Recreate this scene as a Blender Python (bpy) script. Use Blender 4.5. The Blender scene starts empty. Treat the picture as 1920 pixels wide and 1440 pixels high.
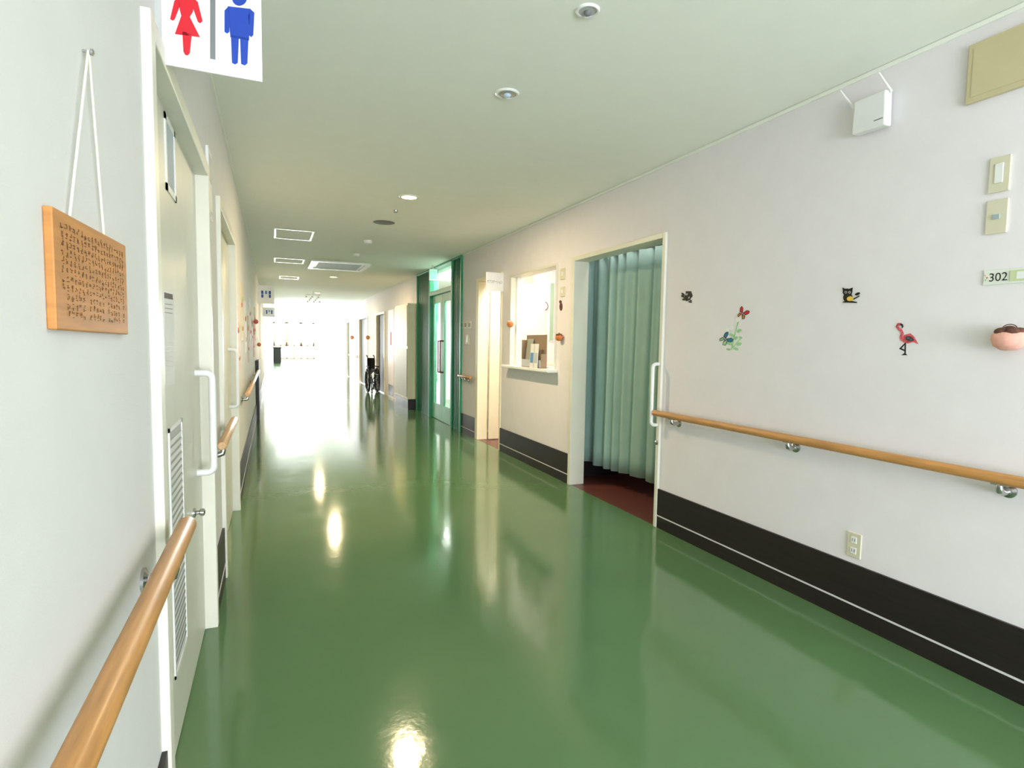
import bpy, bmesh, math, random
from mathutils import Vector, Matrix
random.seed(4)
PI = math.pi
S = bpy.context.scene
COL = S.collection
# ------------------------------------------------------------------ camera
F = 1060.0
CAMZ = 1.27
roll = math.radians(0.9)
vx, vy = 512 - 960, 720 - 638
ux = vx * math.cos(roll) - vy * math.sin(roll)
uy = vy * math.cos(roll) + vx * math.sin(roll)
pit = math.atan(uy / F)
psi = math.atan(-ux / F * math.cos(pit))
Fw = Vector((math.sin(psi) * math.cos(pit), math.cos(psi) * math.cos(pit), -math.sin(pit)))
Rt = Vector((math.cos(psi), -math.sin(psi), 0))
Up = Rt.cross(Fw)
R2 = Rt * math.cos(roll) + Up * math.sin(roll)
U2 = Up * math.cos(roll) - Rt * math.sin(roll)
CP = Vector((0, 0, CAMZ))
cd = bpy.data.cameras.new('camera'); cam = bpy.data.objects.new('camera', cd); COL.objects.link(cam)
m = Matrix.Identity(4)
for i in range(3):
    m[i][0] = R2[i]; m[i][1] = U2[i]; m[i][2] = -Fw[i]; m[i][3] = CP[i]
cam.matrix_world = m
cd.sensor_width = 36; cd.lens = F / 1920 * 36; cd.clip_start = 0.02; cd.clip_end = 300
S.camera = cam

def ray(u, v): return Fw + R2 * ((u - 960) / F) + U2 * ((720 - v) / F)
def onX(u, v, X):
    d = ray(u, v); return CP + d * (X / d.x)
def onY(u, v, Y):
    d = ray(u, v); return CP + d * (Y / d.y)
def onZ(u, v, Z):
    d = ray(u, v); return CP + d * ((Z - CAMZ) / d.z)

XL, XR, H = -0.26, 2.48, 2.51
XFL, XDL = -0.24, -0.29
TH = 0.13
YB, YE = -3.6, 38.0

# ------------------------------------------------------------------ materials
def srgb(c):
    return tuple(((x / 255) / 12.92 if x / 255 <= 0.04045 else ((x / 255 + 0.055) / 1.055) ** 2.4) for x in c)
def mat(name, rgb, rough=0.5, metal=0.0, noise=0.0, scale=8.0, bump=0.0, bscale=200.0, emit=None, estr=0, trans=0, spec=0.5, stretch=None, coat=0):
    M = bpy.data.materials.new(name); M.use_nodes = True
    nt = M.node_tree; b = nt.nodes['Principled BSDF']
    c = srgb(rgb)
    b.inputs['Base Color'].default_value = (*c, 1)
    b.inputs['Roughness'].default_value = rough; b.inputs['Metallic'].default_value = metal
    b.inputs['Specular IOR Level'].default_value = spec
    b.inputs['Transmission Weight'].default_value = trans
    b.inputs['Coat Weight'].default_value = coat; b.inputs['Coat Roughness'].default_value = 0.2
    if emit:
        b.inputs['Emission Color'].default_value = (*srgb(emit), 1); b.inputs['Emission Strength'].default_value = estr
    tc = nt.nodes.new('ShaderNodeTexCoord'); mp = nt.nodes.new('ShaderNodeMapping')
    nt.links.new(tc.outputs['Object'], mp.inputs['Vector'])
    if stretch: mp.inputs['Scale'].default_value = stretch
    n = nt.nodes.new('ShaderNodeTexNoise'); n.inputs['Scale'].default_value = scale; n.inputs['Detail'].default_value = 4
    nt.links.new(mp.outputs['Vector'], n.inputs['Vector'])
    r = nt.nodes.new('ShaderNodeValToRGB')
    k = noise if noise else 0.03
    r.color_ramp.elements[0].position = 0.3; r.color_ramp.elements[1].position = 0.7
    r.color_ramp.elements[0].color = (*[x * (1 - k) for x in c], 1)
    r.color_ramp.elements[1].color = (*[min(1, x * (1 + k)) for x in c], 1)
    nt.links.new(n.outputs['Fac'], r.inputs['Fac']); nt.links.new(r.outputs['Color'], b.inputs['Base Color'])
    if bump:
        n2 = nt.nodes.new('ShaderNodeTexNoise'); n2.inputs['Scale'].default_value = bscale; n2.inputs['Detail'].default_value = 2
        nt.links.new(tc.outputs['Object'], n2.inputs['Vector'])
        bp = nt.nodes.new('ShaderNodeBump'); bp.inputs['Strength'].default_value = bump; bp.inputs['Distance'].default_value = 0.002
        nt.links.new(n2.outputs['Fac'], bp.inputs['Height']); nt.links.new(bp.outputs['Normal'], b.inputs['Normal'])
    return M
M = {}
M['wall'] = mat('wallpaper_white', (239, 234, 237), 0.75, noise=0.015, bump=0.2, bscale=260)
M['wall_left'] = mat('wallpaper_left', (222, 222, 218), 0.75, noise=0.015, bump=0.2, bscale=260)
M['ceil'] = mat('ceiling_paint', (247, 248, 239), 0.8, noise=0.01, bump=0.1, bscale=180)
M['frame'] = mat('cream_frame', (230, 228, 212), 0.4, noise=0.02)
M['door'] = mat('cream_door', (216, 217, 202), 0.35, noise=0.02)
M['creamdoor'] = mat('warm_cream_door', (242, 232, 200), 0.45, noise=0.02)
M['pinkdoor'] = mat('pale_pink_cream_door', (228, 208, 194), 0.45, noise=0.02)
M['base'] = mat('dark_baseboard', (32, 24, 25), 0.45, noise=0.3, scale=14, stretch=(1, 0.2, 5))
M['stripe'] = mat('baseboard_stripe', (225, 222, 225), 0.4)
M['wood'] = mat('rail_wood', (200, 144, 82), 0.45, noise=0.2, scale=26, stretch=(3, 0.25, 3), coat=0.12)
M['wood_pale'] = mat('rail_wood_pale', (206, 164, 118), 0.45, noise=0.2, scale=26, stretch=(3, 0.25, 3), coat=0.1)
M['plaque'] = mat('plaque_wood', (184, 124, 60), 0.55, noise=0.18, scale=14, stretch=(1, 0.5, 6))
M['plaque_edge'] = mat('plaque_ink', (92, 54, 24), 0.7)
M['chrome'] = mat('brushed_metal', (190, 190, 190), 0.25, metal=1.0)
M['white'] = mat('white_plastic', (240, 240, 238), 0.3)
M['paper'] = mat('paper', (236, 236, 232), 0.7)
M['ivory'] = mat('ivory_plastic', (222, 215, 190), 0.4)
M['beige'] = mat('beige_panel', (206, 194, 154), 0.5)
M['string'] = mat('cotton_string', (228, 224, 208), 0.9, noise=0.1, scale=300)
M['black'] = mat('black', (14, 14, 15), 0.5)
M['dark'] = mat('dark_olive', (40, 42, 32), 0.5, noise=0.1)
M['grey'] = mat('mid_grey', (120, 122, 124), 0.5)
M['slate'] = mat('slate_grey', (62, 70, 76), 0.5)
M['lgrey'] = mat('light_grey', (190, 192, 190), 0.4)
M['red'] = mat('sign_red', (210, 20, 40), 0.4)
M['blue'] = mat('sign_blue', (16, 62, 168), 0.4)
M['curtain'] = mat('mint_curtain', (158, 190, 182), 0.85, noise=0.04, bump=0.3, bscale=500)
M['brownfloor'] = mat('red_brown_floor', (104, 58, 50), 0.3, noise=0.15, scale=20, stretch=(1, 6, 1))
M['green_frame'] = mat('green_metal', (50, 150, 110), 0.35, noise=0.05)
M['green_dark'] = mat('dark_green_metal', (24, 112, 80), 0.35, noise=0.05)
M['green_light'] = mat('mint_door', (120, 200, 164), 0.35, noise=0.04)
M['handle_red'] = mat('red_brown_handle', (110, 44, 34), 0.35)
M['glass'] = mat('glass', (235, 245, 242), 0.03, trans=1.0)
M['frost'] = mat('frosted_pane', (190, 205, 222), 0.15)
M['lamp'] = mat('lamp_glow', (255, 226, 170), 0.4, emit=(255, 208, 136), estr=3.6)
M['reflector'] = mat('lamp_reflector', (170, 172, 166), 0.25, metal=0.4)
M['exit'] = mat('exit_green', (150, 215, 190), 0.4, emit=(120, 210, 170), estr=0.3)
M['orange'] = mat('orange_cloth', (206, 124, 70), 0.8, noise=0.15, scale=40)
M['pink'] = mat('pink_cloth', (240, 178, 162), 0.8, noise=0.12, scale=60)
M['brown'] = mat('brown_cloth', (98, 62, 46), 0.8, noise=0.4, scale=60)
M['yellow'] = mat('yellow', (232, 200, 70), 0.6)
M['pale_yellow'] = mat('pale_yellow_paper', (230, 216, 176), 0.7)
M['pale_pink'] = mat('pale_pink_paper', (232, 204, 198), 0.7)
M['pale_brown'] = mat('pale_brown_paper', (196, 166, 132), 0.7)
M['rose'] = mat('rose_paper', (214, 116, 104), 0.7)
M['leaf'] = mat('leaf_green', (156, 210, 150), 0.6, noise=0.1)
M['blind'] = mat('blind_pale_green', (176, 206, 176), 0.6)
M['teal'] = mat('teal', (24, 120, 160), 0.5)
M['flamingo'] = mat('flamingo_coral', (214, 92, 104), 0.6, noise=0.5, scale=160)
M['sand'] = mat('sand_cardboard', (150, 128, 104), 0.7)
M['sky_blue'] = mat('leaflet_blue', (90, 150, 206), 0.6)
M['button_grey'] = mat('button_grey_blue', (168, 182, 188), 0.5)
M['rubber'] = mat('black_rubber', (18, 18, 20), 0.7)
M['navy'] = mat('navy_vinyl', (46, 50, 64), 0.5)
M['alu'] = mat('window_aluminium', (110, 88, 76), 0.4)
M['plate_green'] = mat('plate_pale_green', (206, 216, 170), 0.45)
M['plate_bg'] = mat('plate_pale_background', (232, 236, 226), 0.45)
M['grout'] = mat('cabinet_grey', (172, 174, 162), 0.5)

def floor_mat():
    Mx = bpy.data.materials.new('green_vinyl'); Mx.use_nodes = True
    nt = Mx.node_tree; b = nt.nodes['Principled BSDF']; L = nt.links
    tc = nt.nodes.new('ShaderNodeTexCoord')
    n = nt.nodes.new('ShaderNodeTexNoise'); n.inputs['Scale'].default_value = 1.6; n.inputs['Detail'].default_value = 5
    L.new(tc.outputs['Object'], n.inputs['Vector'])
    r = nt.nodes.new('ShaderNodeValToRGB')
    r.color_ramp.elements[0].position = .3; r.color_ramp.elements[1].position = .75
    r.color_ramp.elements[0].color = (0.098, 0.198, 0.082, 1); r.color_ramp.elements[1].color = (0.110, 0.218, 0.090, 1)
    L.new(n.outputs['Fac'], r.inputs['Fac']); L.new(r.outputs['Color'], b.inputs['Base Color'])
    n3 = nt.nodes.new('ShaderNodeTexNoise'); n3.inputs['Scale'].default_value = 5; n3.inputs['Detail'].default_value = 7
    L.new(tc.outputs['Object'], n3.inputs['Vector'])
    mr = nt.nodes.new('ShaderNodeMapRange'); mr.inputs['To Min'].default_value = 0.06; mr.inputs['To Max'].default_value = 0.15
    L.new(n3.outputs['Fac'], mr.inputs['Value']); L.new(mr.outputs['Result'], b.inputs['Roughness'])
    n2 = nt.nodes.new('ShaderNodeTexNoise'); n2.inputs['Scale'].default_value = 26; n2.inputs['Detail'].default_value = 4
    L.new(tc.outputs['Object'], n2.inputs['Vector'])
    bp = nt.nodes.new('ShaderNodeBump'); bp.inputs['Strength'].default_value = 0.14; bp.inputs['Distance'].default_value = 0.003
    L.new(n2.outputs['Fac'], bp.inputs['Height']); L.new(bp.outputs['Normal'], b.inputs['Normal'])
    b.inputs['Specular IOR Level'].default_value = 0.6
    return Mx
M['floor'] = floor_mat()

# ------------------------------------------------------------------ mesh builder
ORG = {}
class MB:
    def __init__(s): s.bm = bmesh.new()
    def box(s, x0, x1, y0, y1, z0, z1):
        x0, x1 = sorted((x0, x1)); y0, y1 = sorted((y0, y1)); z0, z1 = sorted((z0, z1))
        v = [s.bm.verts.new((x, y, z)) for x in (x0, x1) for y in (y0, y1) for z in (z0, z1)]
        for f in ((0, 1, 3, 2), (4, 6, 7, 5), (0, 4, 5, 1), (2, 3, 7, 6), (0, 2, 6, 4), (1, 5, 7, 3)):
            s.bm.faces.new([v[i] for i in f])
        return s
    def tube(s, pts, r, seg=12, closed=False):
        pts = [Vector(p) for p in pts]; n = len(pts); rings = []
        prev = None
        for i, p in enumerate(pts):
            if closed: t = (pts[(i + 1) % n] - pts[i - 1]).normalized()
            elif i == 0: t = (pts[1] - p).normalized()
            elif i == n - 1: t = (p - pts[i - 1]).normalized()
            else: t = ((pts[i + 1] - p).normalized() + (p - pts[i - 1]).normalized()).normalized()
            if prev is None:
                a = Vector((0, 0, 1)) if abs(t.z) < 0.9 else Vector((1, 0, 0))
                prev = t.cross(a).normalized()
            nx = (prev - t * prev.dot(t)).normalized(); prev = nx; ny = t.cross(nx)
            rr = r[i] if isinstance(r, (list, tuple)) else r
            rings.append([s.bm.verts.new(p + nx * rr * math.cos(2 * PI * k / seg) + ny * rr * math.sin(2 * PI * k / seg)) for k in range(seg)])
        for i in range(n if closed else n - 1):
            A, B = rings[i], rings[(i + 1) % n]
            for k in range(seg): s.bm.faces.new((A[k], A[(k + 1) % seg], B[(k + 1) % seg], B[k]))
        if not closed:
            s.bm.faces.new(rings[0][::-1]); s.bm.faces.new(rings[-1])
        return s
    def lathe(s, prof, c, axis=(0, 0, 1), seg=28):
        ax = Vector(axis).normalized(); a = Vector((1, 0, 0)) if abs(ax.x) < .9 else Vector((0, 1, 0))
        nx = ax.cross(a).normalized(); ny = ax.cross(nx); c = Vector(c); rings = []
        for r, z in prof:
            r = max(r, 1e-4)
            rings.append([s.bm.verts.new(c + ax * z + nx * r * math.cos(2 * PI * k / seg) + ny * r * math.sin(2 * PI * k / seg)) for k in range(seg)])
        for A, B in zip(rings, rings[1:]):
            for k in range(seg): s.bm.faces.new((A[k], A[(k + 1) % seg], B[(k + 1) % seg], B[k]))
        s.bm.faces.new(rings[0][::-1]); s.bm.faces.new(rings[-1])
        return s
    def prism(s, pts, off):
        off = Vector(off); pts = [Vector(p) for p in pts]
        A = [s.bm.verts.new(p) for p in pts]; B = [s.bm.verts.new(p + off) for p in pts]
        s.bm.faces.new(A); s.bm.faces.new(B[::-1])
        for i in range(len(A)):
            j = (i + 1) % len(A); s.bm.faces.new((A[i], B[i], B[j], A[j]))
        return s
    def blob(s, c, rx, ry, rz, seg=14, ring=8):
        mt = Matrix.Translation(Vector(c)) @ Matrix.Diagonal((rx, ry, rz, 1))
        bmesh.ops.create_uvsphere(s.bm, u_segments=seg, v_segments=ring, radius=1, matrix=mt)
        return s
    def build(s, name, material, parent=None, smooth=False, bevel=0.0):
        bmesh.ops.recalc_face_normals(s.bm, faces=s.bm.faces)
        if parent is None:
            xs = [v.co for v in s.bm.verts]
            org = Vector(((min(c.x for c in xs) + max(c.x for c in xs)) / 2, (min(c.y for c in xs) + max(c.y for c in xs)) / 2, min(c.z for c in xs)))
        else: org = ORG[parent.name]
        bmesh.ops.translate(s.bm, verts=s.bm.verts, vec=-org)
        me = bpy.data.meshes.new(name)
        if smooth:
            for f in s.bm.faces: f.smooth = True
            for e in s.bm.edges:
                if len(e.link_faces) == 2 and e.calc_face_angle(0) > 0.7: e.smooth = False
        s.bm.to_mesh(me); s.bm.free()
        o = bpy.data.objects.new(name, me); COL.objects.link(o)
        me.materials.append(material)
        if parent is None: o.location = org
        else: o.parent = parent
        ORG[o.name] = org
        if bevel:
            b = o.modifiers.new('bevel', 'BEVEL'); b.width = bevel; b.segments = 2; b.limit_method = 'ANGLE'
        return o
def tag(o, label, cat, group=None):
    o['label'] = label; o['category'] = cat
    if group: o['group'] = group
    return o
def thing(name, label, cat, loc, group=None, kind=None):
    o = bpy.data.objects.new(name, None); COL.objects.link(o); o.location = loc; o.empty_display_size = 0.05
    ORG[o.name] = Vector(loc)
    if kind: o['kind'] = kind
    return tag(o, label, cat, group)
def struct(o):
    o['kind'] = 'structure'; return o
def text(body, w, h, c, xd, yd, name, material, parent, nudge=0.0008):
    cu = bpy.data.curves.new('t', 'FONT'); cu.body = body; cu.align_x = 'LEFT'
    ob = bpy.data.objects.new('t', cu); COL.objects.link(ob)
    dg = bpy.context.evaluated_depsgraph_get()
    me = bpy.data.meshes.new_from_object(ob.evaluated_get(dg))
    bpy.data.objects.remove(ob)
    xd = Vector(xd); yd = Vector(yd); nd = xd.cross(yd)
    if len(me.vertices) == 0: return None
    x0 = min(v.co.x for v in me.vertices); x1 = max(v.co.x for v in me.vertices)
    y0 = min(v.co.y for v in me.vertices); y1 = max(v.co.y for v in me.vertices)
    org = ORG[parent.name]
    for v in me.vertices:
        a = ((v.co.x - x0) / (x1 - x0) - .5) * w; b = ((v.co.y - y0) / (y1 - y0) - .5) * h
        v.co = Vector(c) + xd * a + yd * b + nd * nudge - org
    me.name = name
    o = bpy.data.objects.new(name, me); COL.objects.link(o); me.materials.clear(); me.materials.append(material)
    o.parent = parent; ORG[o.name] = org
    return o
def YR(u, v=650): return onX(u, v, XR).y

# ------------------------------------------------------------------ key positions
cur0, cur1 = YR(1243, 700), YR(1071, 700)            # curtain doorway outer frame
cur_top = onX(1252, 435, XR).z
win0, win1 = YR(1045, 600), YR(958, 600)
win_top, win_bot = onX(1043, 494, XR).z, onX(1043, 692, XR).z
car0, car1 = YR(940, 700), YR(893, 700)
car_top = onX(893, 524, XR).z
grn0, grn1 = YR(867, 640), YR(783, 640)
grn_top = onX(867, 474, XR).z
d1a, d1b = onX(300, 638, XFL).y, onX(401, 700, XFL).y
d2a, d2b = onX(419, 700, XFL).y, onX(447, 700, XFL).y
DT = 2.0

# ------------------------------------------------------------------ shell
def wall(name, xa, xb, ops, y0, y1, material, z1=H):
    mb = MB(); y = y0
    for a, b, zb, zt in sorted(ops):
        if a > y: mb.box(xa, xb, y, a, 0, z1)
        if zb > 0: mb.box(xa, xb, a, b, 0, zb)
        if zt < z1: mb.box(xa, xb, a, b, zt, z1)
        y = b
    mb.box(xa, xb, y, y1, 0, z1)
    return struct(mb.build(name, material))
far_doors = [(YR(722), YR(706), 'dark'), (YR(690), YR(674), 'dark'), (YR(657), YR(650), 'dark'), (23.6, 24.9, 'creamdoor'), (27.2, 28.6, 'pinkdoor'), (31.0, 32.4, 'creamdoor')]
opsR = [(cur0, cur1, 0, cur_top), (win0, win1, win_bot, win_top), (car0, car1, 0, car_top), (grn0, grn1, 0, grn_top)]
opsR += [(a, b, 0, 2.0) for a, b, _ in far_doors]
wall('wall_right', XR, XR + TH, opsR, YB, YE, M['wall'])
LW0, LW1 = 19.0, 31.0
opsL = [(d1a, d1b, 0, DT), (d2a, d2b, 0, DT), (LW0, LW1, .1, 2.3)]  # last opening belongs to the added light-giving windows
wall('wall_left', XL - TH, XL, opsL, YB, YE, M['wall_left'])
struct(MB().box(XL - TH, XR, YB - .1, YE + .1, -0.1, 0).build('floor', M['floor']))
struct(MB().box(XL - TH, 6.3, YB - .1, YE + .1, H, H + 0.1).build('ceiling', M['ceil']))
struct(MB().box(XL - TH, XR + TH, YB - .1, YB, 0, H).build('wall_back', M['wall']))
mb = MB().box(XL, XR, YE, YE + .1, 0, .12).box(XL, 0.0, YE, YE + .1, .12, H).box(XR - .06, XR, YE, YE + .1, .12, H).box(0, XR - .06, YE, YE + .1, H - .1, H)
struct(mb.build('wall_end', M['wall']))
w = thing('window_1', 'bright full height window closing the far end of the corridor', 'window', (1.2, YE, .12), kind='structure')
mb = MB()
for x, hw in ((0.06, .06), (.78, .11), (1.62, .09), (2.36, .06)): mb.box(x - hw, x + hw, YE - .02, YE + .06, .95, H - .1)
for x in (0.05, .42, .78, 1.2, 1.62, 2.0, 2.38): mb.box(x - .03, x + .03, YE - .02, YE + .05, .12, 1.15)
for x in (.42, 1.2, 2.0): mb.box(x - .025, x + .025, YE, YE + .04, .95, H - .1)
mb.box(0, XR - .06, YE - .02, YE + .05, .12, .2).box(0, XR - .06, YE - .02, YE + .05, .92, 1.0).box(0, XR - .06, YE - .02, YE + .05, H - .18, H - .1)
mb.build('window_frame', M['alu'], w)
w = thing('added_window_3', 'added long row of windows letting extra light in on the far left side of the corridor', 'window', (XL, (LW0 + LW1) / 2, .1), kind='structure')  # added windows, put in to brighten the middle of the corridor
mb = MB()
for k in range(9):
    y = LW0 + (LW1 - LW0 - .06) * k / 8; mb.box(XL - .09, XL - .03, y, y + .06, .1, 2.3)
mb.box(XL - .09, XL - .03, LW0, LW1, .1, .16).box(XL - .09, XL - .03, LW0, LW1, 2.24, 2.3)
mb.build('window_frame', M['frame'], w)
# rooms behind the right wall
ROOMX = 5.6
yA, yB2, yC = win0 - .09, grn0 - .12, 12.2
struct(MB().box(XR, ROOMX, 1.9, yA, -.1, 0).build('floor_room', M['brownfloor']))
struct(MB().box(XR, ROOMX, yA, yB2, -.1, 0).build('floor_station', M['brownfloor']))
struct(MB().box(XR, ROOMX, yB2, yC + .1, -.1, 0).build('floor_lobby', M['floor']))
struct(MB().box(ROOMX, ROOMX + .1, 1.9, yC, 0, H).build('wall_rooms_outer', M['wall']))
struct(MB().box(XR + TH, ROOMX, 1.8, 1.9, 0, H).build('wall_room_near', M['wall']))
struct(MB().box(XR + TH, ROOMX, yA, yA + .07, 0, H).build('wall_station_near', M['wall']))
struct(MB().box(XR + TH, ROOMX, yA - .012, yA - .0005, 0, .3).build('baseboard_room', M['base']))
struct(MB().box(XR + TH, ROOMX, yB2, yB2 + .08, 0, H).build('wall_station_far', M['wall']))
struct(MB().box(XR + TH, ROOMX, yC, yC + .1, 0, H).build('wall_lobby_far', M['wall']))
for i, (y, d) in enumerate(((24.0, .05), (31, .05))):
    struct(MB().box(XL, XR, y, y + .5, H - d, H).build('trim_%d' % (i + 1), M['ceil']))
struct(MB().box(XR - .012, XR, YB, grn0 - .02, H - .02, H - .002).build('trim_3', M['ceil']))
struct(MB().box(XL, XL + .012, YB, 30, H - .02, H - .002).build('trim_4', M['ceil']))

BH = .275
def baseboard(name, x, sgn, y0, y1, h=BH):
    o = struct(MB().box(x, x + sgn * .012, y0, y1, 0, h).build(name, M['base']))
    MB().box(x + sgn * .012, x + sgn * .0145, y0, y1, .083, .091).build('stripe', M['stripe'], o)
segs = [(YB, cur0 - .002), (cur1, car0 - .002), (car1 + .002, grn0)]
for k in range(len(far_doors)):
    nxt = far_doors[k + 1][0] - .04 if k + 1 < len(far_doors) else YE
    segs.append((far_doors[k][1] + .04, nxt))
for a, b in segs: baseboard('baseboard_right', XR, -1, a, b)
for a, b in ((YB, d1a), (d1b, d2a), (d2b, LW0), (LW1, YE)): baseboard('baseboard_left', XL, 1, a, b)

# ------------------------------------------------------------------ left doors
def door_left(n, a, b, label):
    t = thing('door_%d' % n, label, 'door', (XL, (a + b) / 2, 0), kind='structure')
    w = .05
    MB().box(XDL - .03, XFL, a, a + w, 0, DT).box(XDL - .03, XFL, b - w, b, 0, DT).box(XDL - .03, XFL, a + w, b - w, DT - w, DT).build('door_frame', M['frame'], t, bevel=.003)
    MB().box(XDL - .035, XDL, a + w, b - w, .006, DT - w).build('door_panel', M['door'], t)
    return t
D1 = door_left(1, d1a, d1b, 'pale sliding toilet door beside the hanging wooden plaque')
def rectX(u0, v0, u1, v1, X):
    a = onX(u0, v0, X); b = onX(u1, v1, X); c = onX(u0, v1, X); d = onX(u1, v0, X)
    return (a.y + c.y) / 2, (b.y + d.y) / 2, (c.z + b.z) / 2, (a.z + d.z) / 2
ya = onX(309, 300, XDL).y; yb = onX(327, 300, XDL).y; za = onX(318, 365, XDL).z; zb = onX(318, 232, XDL).z
wf = MB().box(XDL, XDL + .004, ya, ya + .02, za, zb).box(XDL, XDL + .004, yb - .02, yb, za, zb).box(XDL, XDL + .004, ya, yb, za, za + .02).box(XDL, XDL + .004, ya, yb, zb - .02, zb).build('vision_panel_frame', M['white'], D1)
MB().box(XDL, XDL + .002, ya + .02, yb - .02, za + .02, zb - .02).build('pane', M['frost'], wf)
ya = onX(320, 1000, XDL).y; yb = onX(345, 1000, XDL).y; za = onX(335, 1250, XDL).z; zb = onX(326, 795, XDL).z
g = MB().box(XDL, XDL + .004, ya, ya + .012, za, zb).box(XDL, XDL + .004, yb - .012, yb, za, zb).box(XDL, XDL + .004, ya, yb, za, za + .012).box(XDL, XDL + .004, ya, yb, zb - .012, zb).build('vent_grille', M['white'], D1)
MB().box(XDL, XDL + .001, ya + .012, yb - .012, za + .012, zb - .012).build('vent_backing', M['lgrey'], g)
mb = MB(); z = za + .02
while z < zb - .035:
    mb.prism([(XDL + .001, ya + .012, z), (XDL + .001, yb - .012, z), (XDL + .003, yb - .012, z + .012), (XDL + .003, ya + .012, z + .012)], (0, 0, .006)); z += .024
mb.build('louvre', M['white'], g)
def handle(parent, X, sg, y, z0, z1, dep=.055, r=.012, name='handle'):
    pts = [(X, y, z0)]
    for k in range(7):
        a = k / 6 * PI / 2; pts.append((X + sg * (dep - .025 + .025 * math.sin(a)), y, z0 + .025 * (1 - math.cos(a))))
    for k in range(7):
        a = k / 6 * PI / 2; pts.append((X + sg * (dep - .025 + .025 * math.cos(a)), y, z1 - .025 * (1 - math.sin(a))))
    pts.append((X, y, z1))
    return MB().tube(pts, r).build(name, M['white'], parent, smooth=True)
yh = onX(368, 800, XDL).y
zt = onX(380, 700, XDL + .03).z; zbm = onX(380, 897, XDL + .03).z
handle(D1, XDL, 1, yh, zbm, zt, dep=.06, r=.014, name='door_handle')
pk = onX(371, 961, XDL + .015)
MB().lathe([(.018, 0), (.018, .006), (.008, .01), (.008, .02), (.014, .024), (.014, .036), (.006, .04)], (XDL, pk.y, pk.z), (1, 0, 0)).build('lock_knob', M['chrome'], D1, smooth=True)
def flatL(pts, X): return [onX(u, v, X) for u, v in pts]
t = thing('notice', 'small white notice with black heading on the toilet door below its slit window', 'notice', onX(318, 720, XDL))
MB().prism(flatL([(306, 545), (325, 550), (327, 720), (309, 722)], XDL), (.0012, 0, 0)).build('sheet', M['paper'], t)
MB().prism(flatL([(308, 548), (323, 552), (324, 562), (308, 559)], XDL + .0012), (.0006, 0, 0)).build('heading', M['black'], t)
for k in range(3): MB().prism(flatL([(309, 569 + k * 8), (323, 571 + k * 8), (323, 572.2 + k * 8), (309, 570.2 + k * 8)], XDL + .0012), (.0005, 0, 0)).build('text_line', M['grey'], t)
for k in range(6): MB().prism(flatL([(311, 640 + k * 9), (324, 641 + k * 9), (324, 642.2 + k * 9), (311, 641.2 + k * 9)], XDL + .0012), (.0005, 0, 0)).build('text_line', M['lgrey'], t)
D2 = door_left(2, d2a, d2b, 'second pale sliding door along the left wall past the toilet door')
handle(D2, XDL, 1, d2b - .25, .8, 1.2, name='door_handle')

# ------------------------------------------------------------------ handrails
RZ = (onX(1225, 775, XR - .07).z + onX(1920, 905, XR - .07).z) / 2
RR = .021
def handrail(Xw, sg, y0, y1, brs, label, material=None, off=.062, rz=RZ):
    t = thing('handrail', label, 'handrail', (Xw, (y0 + y1) / 2, rz))
    x = Xw + sg * off
    pts = [(x, y0, rz), (x, y0 + .004, rz), (x, y0 + .012, rz), (x, y1 - .012, rz), (x, y1 - .004, rz), (x, y1, rz)]
    rs = [RR * .7, RR * .92, RR, RR, RR * .92, RR * .7]
    MB().tube(pts, rs, seg=24).build('rail', material or M['wood'], t, smooth=True)
    for yb_ in brs:
        mb = MB()
        mb.lathe([(.026, 0), (.026, .006), (.014, .012), (.012, .02)], (Xw, yb_, rz - .05), (sg, 0, 0), seg=20)
        mb.tube([(Xw, yb_, rz - .05), (Xw + sg * (off - .02), yb_, rz - .052), (x - sg * .004, yb_, rz - .046), (x, yb_, rz - .034), (x, yb_, rz - RR + .002)], [.012, .013, .013, .011, .009], seg=14)
        mb.box(x - .011, x + .011, yb_ - .025, yb_ + .025, rz - RR - .003, rz - RR + .004)
        mb.build('bracket', M['chrome'], t, smooth=True)
    return t
yr = [onX(1262, 790, XR - .05).y, onX(1480, 838, XR - .05).y, onX(1878, 918, XR - .05).y]
handrail(XR, -1, -1.2, onX(1226, 775, XR - .062).y, yr + [-.3], 'long honey wood handrail along the white right wall by the curtained doorway', off=.062)
pl = onZ(348, 990, RZ)
offL = max(.045, pl.x - XL)
handrail(XL, 1, -1.0, onX(352, 985, XL + offL).y, [onX(277, 1080, XL + .01).y, .2], 'honey wood handrail running close past the camera under the wooden plaque', off=offL)
handrail(XL, 1, onX(416, 850, XL + .05).y, onX(440, 815, XL + .05).y, [onX(416, 850, XL + .05).y + .08], 'short stub of wooden handrail between the two pale left doors', M['wood_pale'], off=.05)
handrail(XL, 1, onX(464, 755, XL + .055).y, 9.2, [onX(464, 755, XL + .055).y + .12, 7.4, 8.8], 'wooden handrail below the paper decorations on the left wall', M['wood_pale'], off=.055)
handrail(XR, -1, car1 + .06, grn0 - .02, [car1 + .3, grn0 - .2], 'short wooden handrail between the care station door and the green entrance', M['wood'], off=.06)
handrail(XR, -1, far_doors[0][1] + .1, far_doors[1][0] - .1, [far_doors[0][1] + .3, far_doors[1][0] - .3], 'short handrail between the two dark doorways down the right wall', M['wood_pale'], off=.06)
handrail(XR, -1, far_doors[1][1] + .1, far_doors[2][0] - .1, [far_doors[1][1] + .3, far_doors[2][0] - .3], 'distant handrail on the right wall beyond the farther dark doorway', M['wood_pale'], off=.06)

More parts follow.
